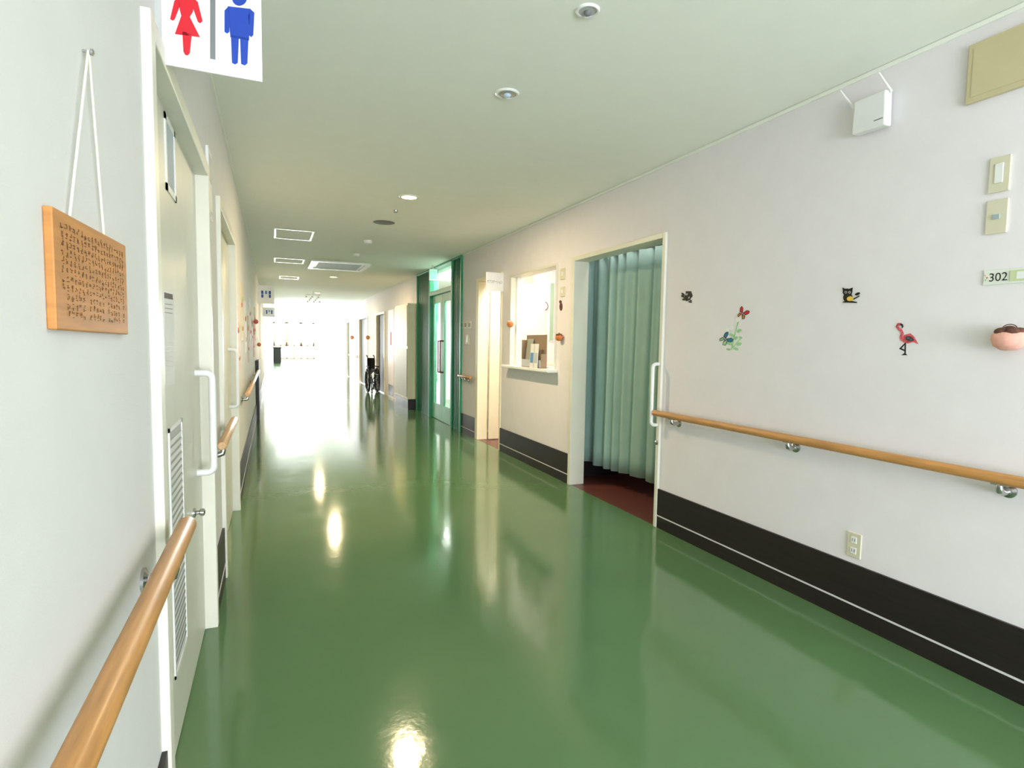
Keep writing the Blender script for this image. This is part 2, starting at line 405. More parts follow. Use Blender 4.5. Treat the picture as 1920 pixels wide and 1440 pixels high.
# ------------------------------------------------------------------ plaque
PT = .011
y0 = onX(103, 500, XL + PT).y; y1 = onX(238, 540, XL + PT).y
zt0, zb0 = onX(103, 389, XL + PT).z, onX(103, 618, XL + PT).z
zt1, zb1 = onX(238, 462, XL + PT).z, onX(235, 627, XL + PT).z
t = thing('wall_plaque', 'wooden plaque with rows of dark writing hanging by white string', 'plaque', (XL, (y0 + y1) / 2, (zb0 + zb1) / 2))
MB().prism([(XL, y0, zb0), (XL, y1, zb1), (XL, y1, zt1), (XL, y0, zt0)], (PT, 0, 0)).build('board', M['plaque'], t, bevel=.002)
mb = MB()
ncol, nrow = 20, 11
for i in range(ncol):
    fy = .08 + .84 * i / (ncol - 1)
    nr = nrow if i % 6 else nrow - 3
    for j in range(nr):
        fz = .14 + .74 * (1 - j / (nrow - 1))
        y = y0 + (y1 - y0) * fy; z = (zb0 + (zb1 - zb0) * fy) + fz * ((zt0 - zb0) * (1 - fy) + (zt1 - zb1) * fy)
        for q in range(4):
            dy, dz = random.uniform(-.004, .004), random.uniform(-.004, .004)
            big = 1.0 if j < 3 else .75
            if random.random() < .55: w_, h_ = random.uniform(.002, .004) * big, .0005
            else: w_, h_ = .0007, random.uniform(.0015, .0035) * big
            mb.box(XL + PT, XL + PT + .0004, y + dy - w_, y + dy + w_, z + dz - h_, z + dz + h_)
mb.build('inscription', M['plaque_edge'], t)
nail = onX(166, 97, XL + .008)
sa = onX(133, 394, XL + .008); sb = onX(198, 441, XL + .008)
MB().tube([(XL + .006, sa.y, sa.z - .01), (XL + .008, nail.y - .002, nail.z), (XL + .008, nail.y + .002, nail.z), (XL + .006, sb.y, sb.z - .01)], .0018, seg=8).build('string', M['string'], t, smooth=True)
tag(MB().lathe([(.002, 0), (.002, .01), (.005, .011), (.005, .014), (.003, .015)], (XL, nail.y, nail.z), (1, 0, 0), seg=14).build('nail', M['chrome'], smooth=True), 'small nail in the left wall holding the plaque string', 'nail')

# ------------------------------------------------------------------ toilet sign
ys = onX(293, 118, XL).y
zb_ = onY(293, 118, ys).z; xr_ = onY(492, 152, ys).x
t = thing('toilet_sign', 'white projecting toilet sign with red woman and blue man figures', 'sign', (XL, ys, zb_))
zt_ = zb_ + .27
MB().box(XL + .012, xr_, ys, ys + .008, zb_, zt_).build('plate', M['white'], t, bevel=.001)
MB().box(XL, XL + .014, ys - .006, ys + .03, zb_ - .004, zt_).build('mount', M['lgrey'], t)
def onS(pts): return [onY(u, v, ys) for u, v in pts]
def circ(u, v, r, n=20): return [(u + r * math.cos(2 * PI * k / n), v + r * math.sin(2 * PI * k / n)) for k in range(n)]
mb = MB(); off = (0, -.0012, 0)
mb.prism(onS([(334, -4), (364, -2), (362, 22), (356, 32), (375, 70), (328, 64), (340, 30), (337, 18)]), off)
mb.prism(onS([(342, 60), (360, 62), (356, 100), (352, 104), (347, 103), (344, 97)]), off)
mb.prism(onS([(334, -4), (327, 2), (319, 36), (324, 39), (328, 36), (337, 12)]), off)
mb.prism(onS([(364, -2), (371, 4), (380, 40), (375, 44), (371, 41), (362, 16)]), off)
mb.prism(onS(circ(350, -22, 15)), off)
mb.build('woman_symbol', M['red'], t)
mb = MB()
mb.prism(onS([(427, 12), (470, 17), (467, 76), (432, 70)]), off)
mb.prism(onS([(433, 66), (448, 68), (446, 118), (441, 121), (435, 118)]), off)
mb.prism(onS([(450, 68), (466, 72), (464, 119), (459, 123), (452, 120)]), off)
mb.prism(onS([(429, 12), (421, 20), (421, 60), (426, 63), (430, 60), (431, 26)]), off)
mb.prism(onS([(468, 16), (477, 24), (475, 66), (471, 70), (467, 66), (466, 30)]), off)
mb.prism(onS(circ(449, -3, 14)), off)
mb.build('man_symbol', M['blue'], t)
MB().prism(onS([(394, -40), (404, -38), (404, 112), (394, 110)]), off).build('divider', M['grey'], t)

# ------------------------------------------------------------------ left wall far things
t = thing('door_sign', 'narrow white name sign on the wall between the left doors', 'sign', onX(404, 420, XL))
ya, yb = d1b + .06, d1b + .20
zz = onX(405, 330, XL).z
MB().box(XL, XL + .012, ya, yb, zz - .30, zz).build('holder', M['white'], t, bevel=.002)
MB().box(XL + .012, XL + .0132, ya + .015, yb - .015, zz - .14, zz - .03).build('card', M['lgrey'], t)
MB().box(XL + .012, XL + .0132, ya + .015, yb - .015, zz - .27, zz - .17).build('card', M['plate_bg'], t)
cols = ['pale_pink', 'pale_yellow', 'paper', 'pale_brown', 'paper', 'pale_pink', 'rose', 'pale_brown']
descr = ['pale pink flower poster nearest the second left door', 'pale yellow flower poster on the left wall, second past the doors', 'white poster with flowers, third past the left doors', 'pale brown craft poster midway along the left wall', 'plain white poster with small flowers above the left handrail', 'pale pink craft poster farther along the left wall', 'rose red poster near the far end of the left handrail', 'brown poster last in the left wall row']
yy = d2b + .3
for i in range(8):
    wd = .34 + .04 * (i % 3); zc = 1.4 + .12 * ((i * 5) % 3 - 1)
    t = thing('poster', descr[i], 'poster', (XL, yy + wd / 2, zc - .24), 'craft posters on the left wall')
    MB().box(XL - .001, XL + .004, yy, yy + wd, zc - .26, zc + .26).build('sheet', M[cols[i]], t)
    for k, mm in enumerate(('rose', 'leaf', 'pale_yellow', 'paper', 'rose')):
        cy = yy + wd * (.2 + .3 * (k % 3)) + random.uniform(-.02, .02); cz = zc + (.1 if k < 3 else -.12) + random.uniform(-.04, .04)
        MB().lathe([(.024, 0), (.024, .003), (.01, .008)], (XL + .004, cy, cz), (1, 0, 0), seg=8).build('paper_flower', M[mm], t)
    yy += wd + .28
for (u, v, mm, lb) in ((479, 603, 'rose', 'small red paper ball ornament hanging on the left wall'), (485, 646, 'orange', 'small orange round ornament lower on the left wall')):
    p = onX(u, v, XL + .03)
    t = thing('wall_ornament', lb, 'ornament', (XL, p.y, p.z - .05))
    MB().blob((XL + .036, p.y, p.z), .034, .034, .034).build('ball', M[mm], t, smooth=True)
    MB().tube([(XL + .002, p.y, p.z + .12), (XL + .036, p.y, p.z + .03)], .003, seg=6).build('cord', M['string'], t)
for (u0, u1, v0, v1, lb) in ((487, 514, 536, 569, 'small projecting toilet sign with blue icons far down the left wall'), (500, 515, 577, 594, 'most distant little projecting sign on the left wall')):
    Y = 11.5 if u0 == 487 else 18.6
    a = onY(u0, v1, Y); b = onY(u1, v0, Y)
    x1 = max(b.x, XL + .25)
    t = thing('projecting_sign', lb, 'sign', (XL, Y, a.z))
    MB().box(XL, x1, Y, Y + .02, a.z, b.z).build('plate', M['white'], t)
    wz = (b.z - a.z); wx_ = x1 - XL
    for k in range(3):
        cx = XL + wx_ * (.3 + .22 * k); hh = wz * .09
        for zf in ((.62, .42) if k != 1 else (.62, )):
            MB().box(cx - wx_ * .06, cx + wx_ * .06, Y - .003, Y, a.z + wz * zf - hh, a.z + wz * zf + hh).build('icon', M['sky_blue' if k == 1 else 'blue'], t)
tag(MB().box(XL + .002, XL + .05, 9.6, 10.3, 0, .95).build('panel_board', M['black'], bevel=.004), 'low black board standing flat against the left wall past the handrail', 'board')

# ------------------------------------------------------------------ right: curtain doorway
t3 = thing('door_3', 'open sliding doorway with cream frame hung with a mint curtain', 'door', (XR, (cur0 + cur1) / 2, 0), kind='structure')
fw = .045
MB().box(XR - .018, XR + TH, cur0, cur0 + fw * .7, 0, cur_top).box(XR - .018, XR + TH, cur1 - fw, cur1, 0, cur_top).box(XR - .018, XR + TH, cur0 + fw * .7, cur1 - fw, cur_top - fw * .8, cur_top).build('door_frame', M['frame'], t3, bevel=.003)
MB().box(XR + .03, XR + .065, cur0 + fw * .7, cur0 + fw * .7 + .05, .01, cur_top - .05).build('door_panel', M['frame'], t3)
pz0 = onX(1229, 795, XR).z; pz1 = onX(1229, 682, XR).z
handle(t3, XR - .016, -1, cur0 + .025, pz0, pz1, dep=.05, r=.012, name='door_handle')
pz = onX(1230, 828, XR).z
MB().lathe([(.016, 0), (.016, .006), (.007, .01)], (XR - .018, cur0 + .016, pz), (-1, 0, 0), seg=16).build('lock', M['chrome'], t3, smooth=True)
cx = XR + .36
CB = .165
t = thing('curtain', 'long pleated mint green curtain drawn across the open doorway', 'curtain', (cx, (cur0 + cur1) / 2, CB))
mb = MB(); ny = 260; nz = 14; ya, yb = cur0 - .25, yA - .03
def bend(fy): return -.13 * max(0, (fy - .4) / .6) ** 1.6
grid = []
for j in range(nz + 1):
    fz = j / nz; z = CB + (2.06 - CB) * fz; row = []
    for i in range(ny + 1):
        fy = i / ny; y = ya + (yb - ya) * fy
        ph = 2 * PI * (fy * 12 + .25 * math.sin(fy * 17) + .05 * math.sin(3 * fz + fy * 9))
        amp = .038 - .018 * fz
        x = cx + bend(fy) + amp * math.sin(ph) + .010 * math.sin(ph * 2.1 + 1 + fz) + .012 * math.sin(fy * 9)
        row.append(mb.bm.verts.new((x, min(y + .014 * math.cos(ph) * (1 - .4 * fz), yA - .016), z + .006 * math.sin(fy * 14) * (1 - fz))))
    grid.append(row)
for j in range(nz):
    for i in range(ny): mb.bm.faces.new((grid[j][i], grid[j][i + 1], grid[j + 1][i + 1], grid[j + 1][i]))
co = mb.build('cloth', M['curtain'], t, smooth=True)
sm = co.modifiers.new('solid', 'SOLIDIFY'); sm.thickness = .002
MB().tube([(cx + bend(k / 20), ya + (yb - ya) * k / 20, 2.08) for k in range(21)], .014, seg=8).build('curtain_rail', M['lgrey'], t)
for k in range(3): MB().box(cx - .006, cx + .006, ya + .1 + k * .55, ya + .13 + k * .55, 2.09, H).build('rail_hanger', M['lgrey'], t)

# ------------------------------------------------------------------ reception window
w2 = thing('window_2', 'open reception window of the care station with a cream frame', 'window', (XR, (win0 + win1) / 2, win_bot), kind='structure')
f = .022
MB().box(XR - .015, XR + TH, win0, win0 + f, win_bot, win_top).box(XR - .015, XR + TH, win1 - f, win1, win_bot, win_top).box(XR - .015, XR + TH, win0 + f, win1 - f, win_top - f, win_top).box(XR + .02, XR + TH, win0 + f, win1 - f, win_bot, win_bot + .012).build('window_frame', M['frame'], w2, bevel=.002)
MB().box(XR + .05, XR + .075, win1 - f - .03, win1 - f, win_bot + .012, win_top - f).build('sash', M['white'], w2)
a = YR(1046, 690); b = onX(938, 690, XR - .11).y
tag(MB().box(XR - .11, XR - .001, a, b, win_bot - .035, win_bot - .003).build('window_counter', M['white'], bevel=.008), 'white counter shelf projecting below the reception window', 'shelf')
zc = win_bot - .003
yk = YR(1012, 690)
t = thing('leaflet_stand', 'brown-grey leaflet stand on the reception counter', 'leaflet stand', (XR - .05, yk, zc))
MB().box(XR - .014, XR - .006, yk - .17, yk + .30, zc, zc + .33).box(XR - .070, XR - .014, yk - .17, yk - .162, zc, zc + .14).box(XR - .070, XR - .014, yk + .292, yk + .30, zc, zc + .28).box(XR - .070, XR - .014, yk - .162, yk + .292, zc, zc + .006).build('holder', M['sand'], t)
MB().box(XR - .073, XR - .069, yk - .162, yk + .292, zc + .006, zc + .08).build('front_lip', M['lgrey'], t)
MB().prism([(XR - .06, yk + .10, zc + .007), (XR - .06, yk + .24, zc + .007), (XR - .03, yk + .24, zc + .29), (XR - .03, yk + .10, zc + .29)], (.006, 0, 0)).build('sheet', M['grout'], t)
for k, (dy, mm, lb) in enumerate(((.0, 'sky_blue', 'blue and white leaflet pack leaning at the reception counter'), (-.095, 'lgrey', 'white leaflet pack beside the blue one on the reception counter'))):
    y = yk + dy
    t = thing('leaflet', lb, 'leaflet', (XR - .09, y, zc))
    def lx(z): return XR - .094 + .05 * z
    MB().prism([(lx(0), y - .038, zc), (lx(0), y + .045, zc), (lx(.24), y + .045, zc + .24), (lx(.24), y - .038, zc + .24)], (.005, 0, 0)).build('sheet', M['paper'], t)
    MB().prism([(lx(.05), y - .032, zc + .05), (lx(.05), y + .038, zc + .05), (lx(.15), y + .038, zc + .15), (lx(.15), y - .032, zc + .15)], (-.0008, 0, 0)).build('printed_band', M[mm], t)
def pot(u, v, lb, r=.055, cloth='orange', top='brown', green=False):
    p = onX(u, v, XR - .04)
    t = thing('hanging_basket', lb, 'ornament', (XR, p.y, p.z - r))
    cx_ = XR - r * .72
    mb = MB().lathe([(.01, -r * .80), (r * .45, -r * .76), (r * .82, -r * .5), (r * .98, -r * .1), (r * .96, r * .2), (r * .8, r * .36), (r * .3, r * .3)], (cx_, p.y, p.z))
    for v_ in mb.bm.verts: v_.co.x = cx_ + (v_.co.x - cx_) * .72
    mb.build('basket', M[cloth], t, smooth=True)
    for k in range(6):
        a = k * 2 * PI / 5
        c_ = (cx_ + .34 * r * math.cos(a), p.y + .50 * r * math.sin(a), p.z + r * .4) if k < 5 else (cx_, p.y, p.z + r * .52)
        MB().blob(c_, r * .34, r * .42, r * .28, 10, 6).build('filling', M['leaf' if green and k == 1 else top], t, smooth=True)
    pts = [(cx_, p.y + r * .4 * math.cos(k / 12 * PI), p.z + r * .6 + r * .28 * math.sin(k / 12 * PI)) for k in range(13)]
    MB().tube(pts, r * .03, seg=6).build('handle', M['brown'], t, smooth=True)
    return t
pot(1047, 632, 'orange cloth basket ornament on the wall at the near side of the reception window', .045)
pot(956, 607, 'orange cloth basket ornament on the wall at the far side of the reception window', .05, 'orange', 'pink')
pot(1892, 634, 'peach pink cloth pouch ornament with brown filling hanging below the room number plate', .056, 'pink', 'brown', True)
pot(690, 633, 'tiny orange basket ornament beside the nearer dark doorway down the corridor', .07)
pot(661, 633, 'tiny orange basket ornament beside the farther dark doorway down the corridor', .08)
def plate(u0, v0, u1, v1, lb, btn, name='light_switch', cat='switch', X=XR, sg=-1):
    y0_, y1_, z0_, z1_ = rectX(u0, v0, u1, v1, X)
    y0_, y1_ = sorted((y0_, y1_))
    t = thing(name, lb, cat, (X, (y0_ + y1_) / 2, z0_))
    MB().box(X, X + sg * .009, y0_, y1_, z0_, z1_).build('plate', M['ivory'], t, bevel=.002)
    w_, h_ = y1_ - y0_, z1_ - z0_
    for (a, b, c, d, mm) in btn:
        MB().box(X + sg * .009, X + sg * .013, y0_ + w_ * a, y0_ + w_ * b, z0_ + h_ * c, z0_ + h_ * d).build('button', M[mm], t, bevel=.0015)
    return t
plate(1857, 294, 1896, 360, 'ivory light switch with a white rocker, upper of the two at right', [(.3, .7, .25, .8, 'white')])
plate(1851, 375, 1891, 438, 'ivory switch plate with a small grey-blue button, lower of the two at right', [(.32, .68, .42, .56, 'button_grey')])
plate(1052, 503, 1060, 524, 'small ivory plate above the wall between reception window and curtained doorway', [(.3, .7, .3, .7, 'white')])
plate(1052, 538, 1060, 556, 'lower small ivory plate between reception window and curtained doorway', [(.3, .7, .3, .7, 'white')])
for k, u in enumerate((867, 874, 881)):
    plate(u - 2.6, 603, u + 2.6, 616, '%s of the three small switches beside the green entrance' % ('farthest', 'middle', 'nearest')[k], [(.25, .75, .2, .8, 'grey')])
plate(874, 627, 880, 646, 'single ivory switch plate below the row of three switches', [(.25, .75, .2, .8, 'white')])
y0_, y1_, z0_, z1_ = rectX(1590, 999, 1616, 1045, XR); y0_, y1_ = sorted((y0_, y1_))
t = thing('wall_outlet', 'ivory double power outlet just above the dark baseboard', 'outlet', (XR, (y0_ + y1_) / 2, z0_))
MB().box(XR, XR - .008, y0_, y1_, z0_, z1_).build('plate', M['ivory'], t, bevel=.002)
for k in (.28, .72):
    zc_ = z0_ + (z1_ - z0_) * k; yc_ = (y0_ + y1_) / 2
    so = MB().box(XR - .008, XR - .011, yc_ - .014, yc_ + .014, zc_ - .015, zc_ + .015).build('socket', M['white'], t, bevel=.001)
    for s_ in (-1, 1): MB().box(XR - .011, XR - .0115, yc_ + s_ * .006 - .001, yc_ + s_ * .006 + .001, zc_ - .006, zc_ + .008).build('slot', M['black'], so)
pa = onX(1822, 88, XR); pb = onX(1822, 196, XR)
tb = thing('access_panel', 'beige flat cover panel high on the right wall at the frame edge', 'panel', (XR, pa.y - .25, pb.z))
MB().box(XR + .001, XR - .02, pa.y - .5, pa.y, pb.z, pa.z).build('cover', M['beige'], tb, bevel=.004)
MB().box(XR - .02, XR - .022, pa.y - .48, pa.y - .02, pb.z + .02, pa.z - .02).build('inner_panel', M['beige'], tb)
# router
y0_, y1_, z0_, z1_ = rectX(1606, 182, 1668, 246, XR - .03); y0_, y1_ = sorted((y0_, y1_))
t = thing('wifi_router', 'white wireless router with two antennas mounted high on the right wall', 'router', (XR, (y0_ + y1_) / 2, z0_))
MB().prism([(XR - .012, y0_, z0_), (XR - .012, y1_, z0_ + .005), (XR - .012, y1_ - .004, z1_), (XR - .012, y0_ + .004, z1_)], (-.045, 0, 0)).build('body', M['white'], t, bevel=.007)
MB().box(XR, XR - .012, y0_ + .03, y1_ - .03, z0_ + .03, z1_ - .03).build('wall_mount', M['lgrey'], t)
MB().box(XR - .057, XR - .0578, y0_ + .01, y0_ + .05, z0_ + .03, z0_ + .034).build('indicator', M['grey'], t)
A0 = onX(1602, 204, XR - .03); A1 = onX(1576, 170, XR - .05)
B0 = onX(1672, 172, XR - .03); B1 = onX(1648, 136, XR - .06)
MB().tube([A0, A0.lerp(A1, .3), A1], [.006, .005, .0035], seg=10).build('antenna', M['white'], t, smooth=True)
MB().tube([B0, B0.lerp(B1, .3), B1], [.006, .005, .0035], seg=10).build('antenna', M['white'], t, smooth=True)
# room number plate
XP = XR - .006
pl0 = onX(1845, 508, XP); pl1 = onX(1845, 535, XP)
t = thing('room_number_plate', 'pale room number plate reading 302 on the right wall', 'sign', (XR, pl0.y - .1, pl1.z))
MB().box(XR + .001, XP, pl0.y - .24, pl0.y, pl1.z, pl0.z).build('plate', M['plate_bg'], t, bevel=.001)
pc = (onX(1855, 521, XP) + onX(1889, 521, XP)) / 2
text('302', onX(1855, 521, XP).y - onX(1889, 521, XP).y, (pl0.z - pl1.z) * .56, (XP, pc.y, (pl0.z + pl1.z) / 2), (0, -1, 0), (0, 0, 1), 'room_number', M['black'], t)
for k, (du, dv, mm) in enumerate(((0, -4, 'pink'), (0, 4, 'leaf'), (3, 0, 'rose'))):
    q = onX(1848 + du, 521 + dv, XP)
    MB().lathe([(.003, 0), (.003, .001), (.002, .0015)], (XP, q.y, q.z), (-1, 0, 0), seg=10).build('flower_mark', M[mm], t)
g0 = onX(1895, 512, XP)
MB().box(XP, XR - .009, g0.y - .14, g0.y, pl1.z + .008, pl0.z - .008).build('name_holder', M['plate_green'], t)
MB().box(XR - .009, XR - .0095, g0.y - .135, g0.y - .02, pl1.z + .014, pl0.z - .014).build('name_card', M['white'], t)

# ------------------------------------------------------------------ wall stickers
def sticker(lb, cat, layers, name='wall_sticker'):
    u, v = layers[0][1][0][0]
    p = onX(u, v, XR)
    t = thing(name, lb, cat, (XR, p.y, p.z), 'wall stickers on the right wall')
    for i, (pn, polys, mm) in enumerate(layers):
        for pts in polys:
            MB().prism([onX(u, v, XR - .0010 * i + .0002) for u, v in pts], (-.0012, 0, 0)).build(pn, M[mm], t)
    return t
def ell(u, v, a, b, rot=0, n=16):
    return [(u + a * math.cos(2 * PI * k / n) * math.cos(rot) - b * math.sin(2 * PI * k / n) * math.sin(rot), v + a * math.cos(2 * PI * k / n) * math.sin(rot) + b * math.sin(2 * PI * k / n) * math.cos(rot)) for k in range(n)]
sticker('small dark bird-like sticker on a twig nearest the curtained doorway', 'wall sticker', [
    ('body', [ell(1290, 556, 5.5, 9, .4)], 'black'),
    ('wing', [[(1286, 546), (1296, 546), (1299, 555), (1294, 561), (1286, 556)]], 'black'),
    ('twig', [[(1278, 553), (1297, 563), (1297, 565), (1277, 556)]], 'black'),
    ('twig_leaf', [ell(1281, 552, 4, 2, .8), ell(1283, 561, 4, 2, -.3), ell(1294, 566, 3.5, 1.6, .2)], 'black'),
    ('pale_mark', [ell(1288, 552, 1.4, 2.2, .3), ell(1292, 558, 1, 2.2, .5)], 'lgrey')])  # pale grey marks printed on the dark sticker
sticker('black cat-like sticker with round eyes and a yellow patch above the flamingo', 'wall sticker', [
    ('head', [ell(1589, 548, 9, 7, .1)], 'black'),
    ('body', [ell(1590, 558, 9, 9, .2)], 'black'),
    ('ear', [[(1580, 539), (1587, 543), (1581, 549)], [(1592, 542), (1599, 539), (1598, 548)]], 'black'),
    ('tail', [[(1596, 564), (1607, 566), (1607, 568), (1580, 567), (1582, 565)], [(1600, 560), (1611, 554), (1612, 555.5), (1601, 562)]], 'black'),
    ('twig_leaf', [ell(1608, 551, 5, 2.4, -.4)], 'black'),
    ('belly', [ell(1594, 560, 6, 4.5, -.2)], 'yellow'),
    ('eye', [ell(1586, 548, 2.4, 2.4), ell(1593, 548, 2.4, 2.4)], 'lgrey'),
    ('pupil', [ell(1586, 548, 1.2, 1.2), ell(1593, 548, 1.2, 1.2)], 'black')])
def butterfly(u, v, s, rot, lb, c1, c2):
    def P(pts): return [(u + s * (x * math.cos(rot) - y * math.sin(rot)), v + s * (x * math.sin(rot) + y * math.cos(rot))) for x, y in pts]
    w1 = [P([(0, -1), (4, -9), (9, -10), (10, -5), (6, 0)]), P([(0, -1), (-3, -9), (-7, -11), (-8, -6), (-5, 0)]), P([(0, 0), (6, 1), (8, 6), (4, 9), (1, 4)]), P([(0, 0), (-5, 1), (-6, 6), (-3, 9), (-1, 4)])]
    w2 = [P([(2, -2), (4.5, -8), (8, -9), (9, -5), (5, -1)]), P([(-1.5, -2), (-3, -8), (-6, -10), (-7, -6), (-4, -1)])]
    w3 = [P([(2, 1), (5, 2), (7, 5.5), (4, 8), (2, 3)]), P([(-1.5, 1), (-4, 2), (-5, 5.5), (-3, 8), (-1.5, 3)])]
    sticker(lb, 'wall sticker', [('wing', w1, 'black'), ('wing_patch', w2, c1), ('wing_patch', w3, c2)], 'butterfly_sticker')
butterfly(1392, 588, 1.1, .5, 'red and orange butterfly sticker above the green leaf sprig', 'red', 'orange')
butterfly(1360, 636, 1.2, .9, 'teal blue butterfly sticker at the lower left of the leaf sprig', 'teal', 'leaf')
sticker('green leaf sprig sticker with small white blossoms between the two butterflies', 'wall sticker', [
    ('stem', [[(1371, 656), (1376, 630), (1384, 600), (1385.5, 600), (1378, 631), (1373, 656)], [(1374, 650), (1390, 632), (1391, 633.5), (1375, 652)]], 'leaf'),
    ('leaf', [ell(1372, 628, 5, 2.6, .5), ell(1386, 620, 5, 2.6, -.6), ell(1368, 644, 5, 2.6, .3), ell(1386, 645, 5, 3, -.3), ell(1380, 654, 5, 2.6, .3), ell(1380, 634, 4, 2.6, -.9), ell(1366, 655, 4, 2.2, .2), ell(1389, 633, 3, 2, .2)], 'leaf'),
    ('blossom', [ell(1383, 600, 4.5, 4), ell(1371, 615, 4.5, 4), ell(1388, 607, 3.5, 3.5), ell(1364, 619, 4, 3)], 'white')])
def band(pts, w):
    L, R_ = [], []
    for i, (x, y) in enumerate(pts):
        a = pts[max(0, i - 1)]; b = pts[min(len(pts) - 1, i + 1)]
        dx, dy = b[0] - a[0], b[1] - a[1]; l = math.hypot(dx, dy)
        ww = w[i] if isinstance(w, list) else w
        L.append((x - dy / l * ww, y + dx / l * ww)); R_.append((x + dy / l * ww, y - dx / l * ww))
    return L + R_[::-1]
sticker('coral pink flamingo sticker standing on thin black legs', 'wall sticker', [
    ('leg', [[(1696.5, 640), (1699, 640), (1698.5, 663), (1702, 666), (1690, 666), (1696, 662)], [(1700, 640), (1702, 640), (1690.5, 653), (1698, 656.5), (1697, 659), (1686, 654)]], 'black'),
    ('body', [[(1689, 635), (1696, 628), (1707, 625), (1714, 631), (1722, 645), (1712, 641), (1703, 644), (1694, 642)]], 'flamingo'),
    ('neck', [band([(1693, 638), (1690, 632), (1692, 626), (1690, 620), (1685, 616), (1682, 612), (1684, 608), (1689, 608)], [4, 3.4, 2.8, 2.5, 2.4, 2.4, 2.6, 2.6])], 'flamingo'),
    ('beak', [[(1689, 606), (1693, 608), (1694, 613), (1691, 616), (1691, 611), (1688, 610)]], 'black'),
    ('wing', [[(1698, 631), (1706, 630), (1714, 638), (1706, 640), (1699, 637)]], 'brown'),
    ('wing_patch', [ell(1703, 634, 2.5, 1.5), ell(1708, 637, 2, 1.3)], 'teal')], 'flamingo_sticker')
sticker('tiny dark figure sticker between reception window and curtained doorway', 'wall sticker', [('body', [ell(1052, 575, 3, 8)], 'brown'), ('head', [ell(1051, 566, 2.5, 3)], 'brown')])

# ------------------------------------------------------------------ care station door + sign
t4 = thing('door_4', 'cream care station door standing open in its frame beside the reception window', 'door', (XR, (car0 + car1) / 2, 0), kind='structure')
MB().box(XR - .015, XR + TH, car0, car0 + .03, 0, car_top).box(XR - .015, XR + TH, car1 - .09, car1, 0, car_top).box(XR - .015, XR + TH, car0 + .03, car1 - .09, car_top - .04, car_top).build('door_frame', M['creamdoor'], t4, bevel=.003)
MB().box(XR + TH + .005, XR + TH + .8, car1 - .14, car1 - .10, .008, car_top - .04).build('door_panel', M['creamdoor'], t4, bevel=.003)
MB().tube([(XR + TH + .72, car1 - .14, .95), (XR + TH + .72, car1 - .19, .95), (XR + TH + .62, car1 - .19, .95)], .01, seg=10).build('door_handle', M['chrome'], t4, smooth=True)
ysg = YR(944, 528); a = onY(911, 545, ysg); b = onY(943, 512, ysg)
t = thing('care_station_sign', 'white projecting sign with Japanese lettering above the cream door', 'sign', (XR, ysg, a.z))
MB().box(a.x, XR, ysg, ysg + .01, a.z, b.z).build('plate', M['white'], t, bevel=.001)
text('ケアステーション', (XR - a.x) * .86, (b.z - a.z) * .17, ((a.x + XR) / 2, ysg, (a.z + b.z) / 2), (1, 0, 0), (0, 0, 1), 'lettering', M['black'], t)
def wallbox(u0, v0, u1, v1, Y, name, lb, cat, mm, fm, depth=.03):
    a = onY(u0, v1, Y); b = onY(u1, v0, Y)
    t = thing(name, lb, cat, (a.x, Y, a.z))
    MB().box(a.x, b.x, Y - depth, Y, a.z, b.z).build('frame', M[fm], t)
    e = .012
    MB().box(a.x + e, b.x - e, Y - depth - .002, Y - depth, a.z + e, b.z - e).build('face', M[mm], t)
Yq = yB2
wallbox(975, 553, 987, 572, Yq, 'framed_board', 'upper small dark framed board inside the care station', 'framed board', 'slate', 'white')
wallbox(975, 597, 987, 616, Yq, 'framed_board', 'middle small dark framed board inside the care station', 'framed board', 'slate', 'white')
wallbox(975, 635, 987, 650, Yq, 'framed_board', 'lowest small dark framed board inside the care station', 'framed board', 'slate', 'white')
wallbox(974, 514, 1000, 532, Yq, 'window_blind', 'small pale green blind high inside the care station', 'blind', 'blind', 'white', .02)
wallbox(1028, 530, 1040, 640, Yq, 'poster', 'pale green poster inside the care station near its window frame', 'poster', 'blind', 'white', .01)
p = onY(1019, 574, Yq)
t = thing('wall_clock', 'round wall clock seen through the reception window', 'clock', (p.x, Yq, p.z - .06))
MB().lathe([(.07, 0), (.07, .02), (.06, .026), (.058, .022)], (p.x, Yq, p.z), (0, -1, 0)).build('case', M['grey'], t, smooth=True)
MB().lathe([(.055, .0225), (.055, .0235)], (p.x, Yq, p.z), (0, -1, 0)).build('dial', M['white'], t)
MB().box(p.x - .003, p.x + .003, Yq - .026, Yq - .024, p.z, p.z + .04).box(p.x, p.x + .03, Yq - .026, Yq - .024, p.z - .003, p.z + .003).build('hand', M['black'], t)
t = thing('shelf_unit', 'cream storage unit inside the care station below the boards', 'shelf', (3.9, Yq - .25, 0))
MB().box(3.45, 4.9, Yq - .45, Yq - .002, 0, 1.0).build('body', M['creamdoor'], t, bevel=.005)
for k in range(3): MB().box(3.48 + k * .48, 3.92 + k * .48, Yq - .462, Yq - .45, .06, .94).build('door', M['paper'], t, bevel=.003)

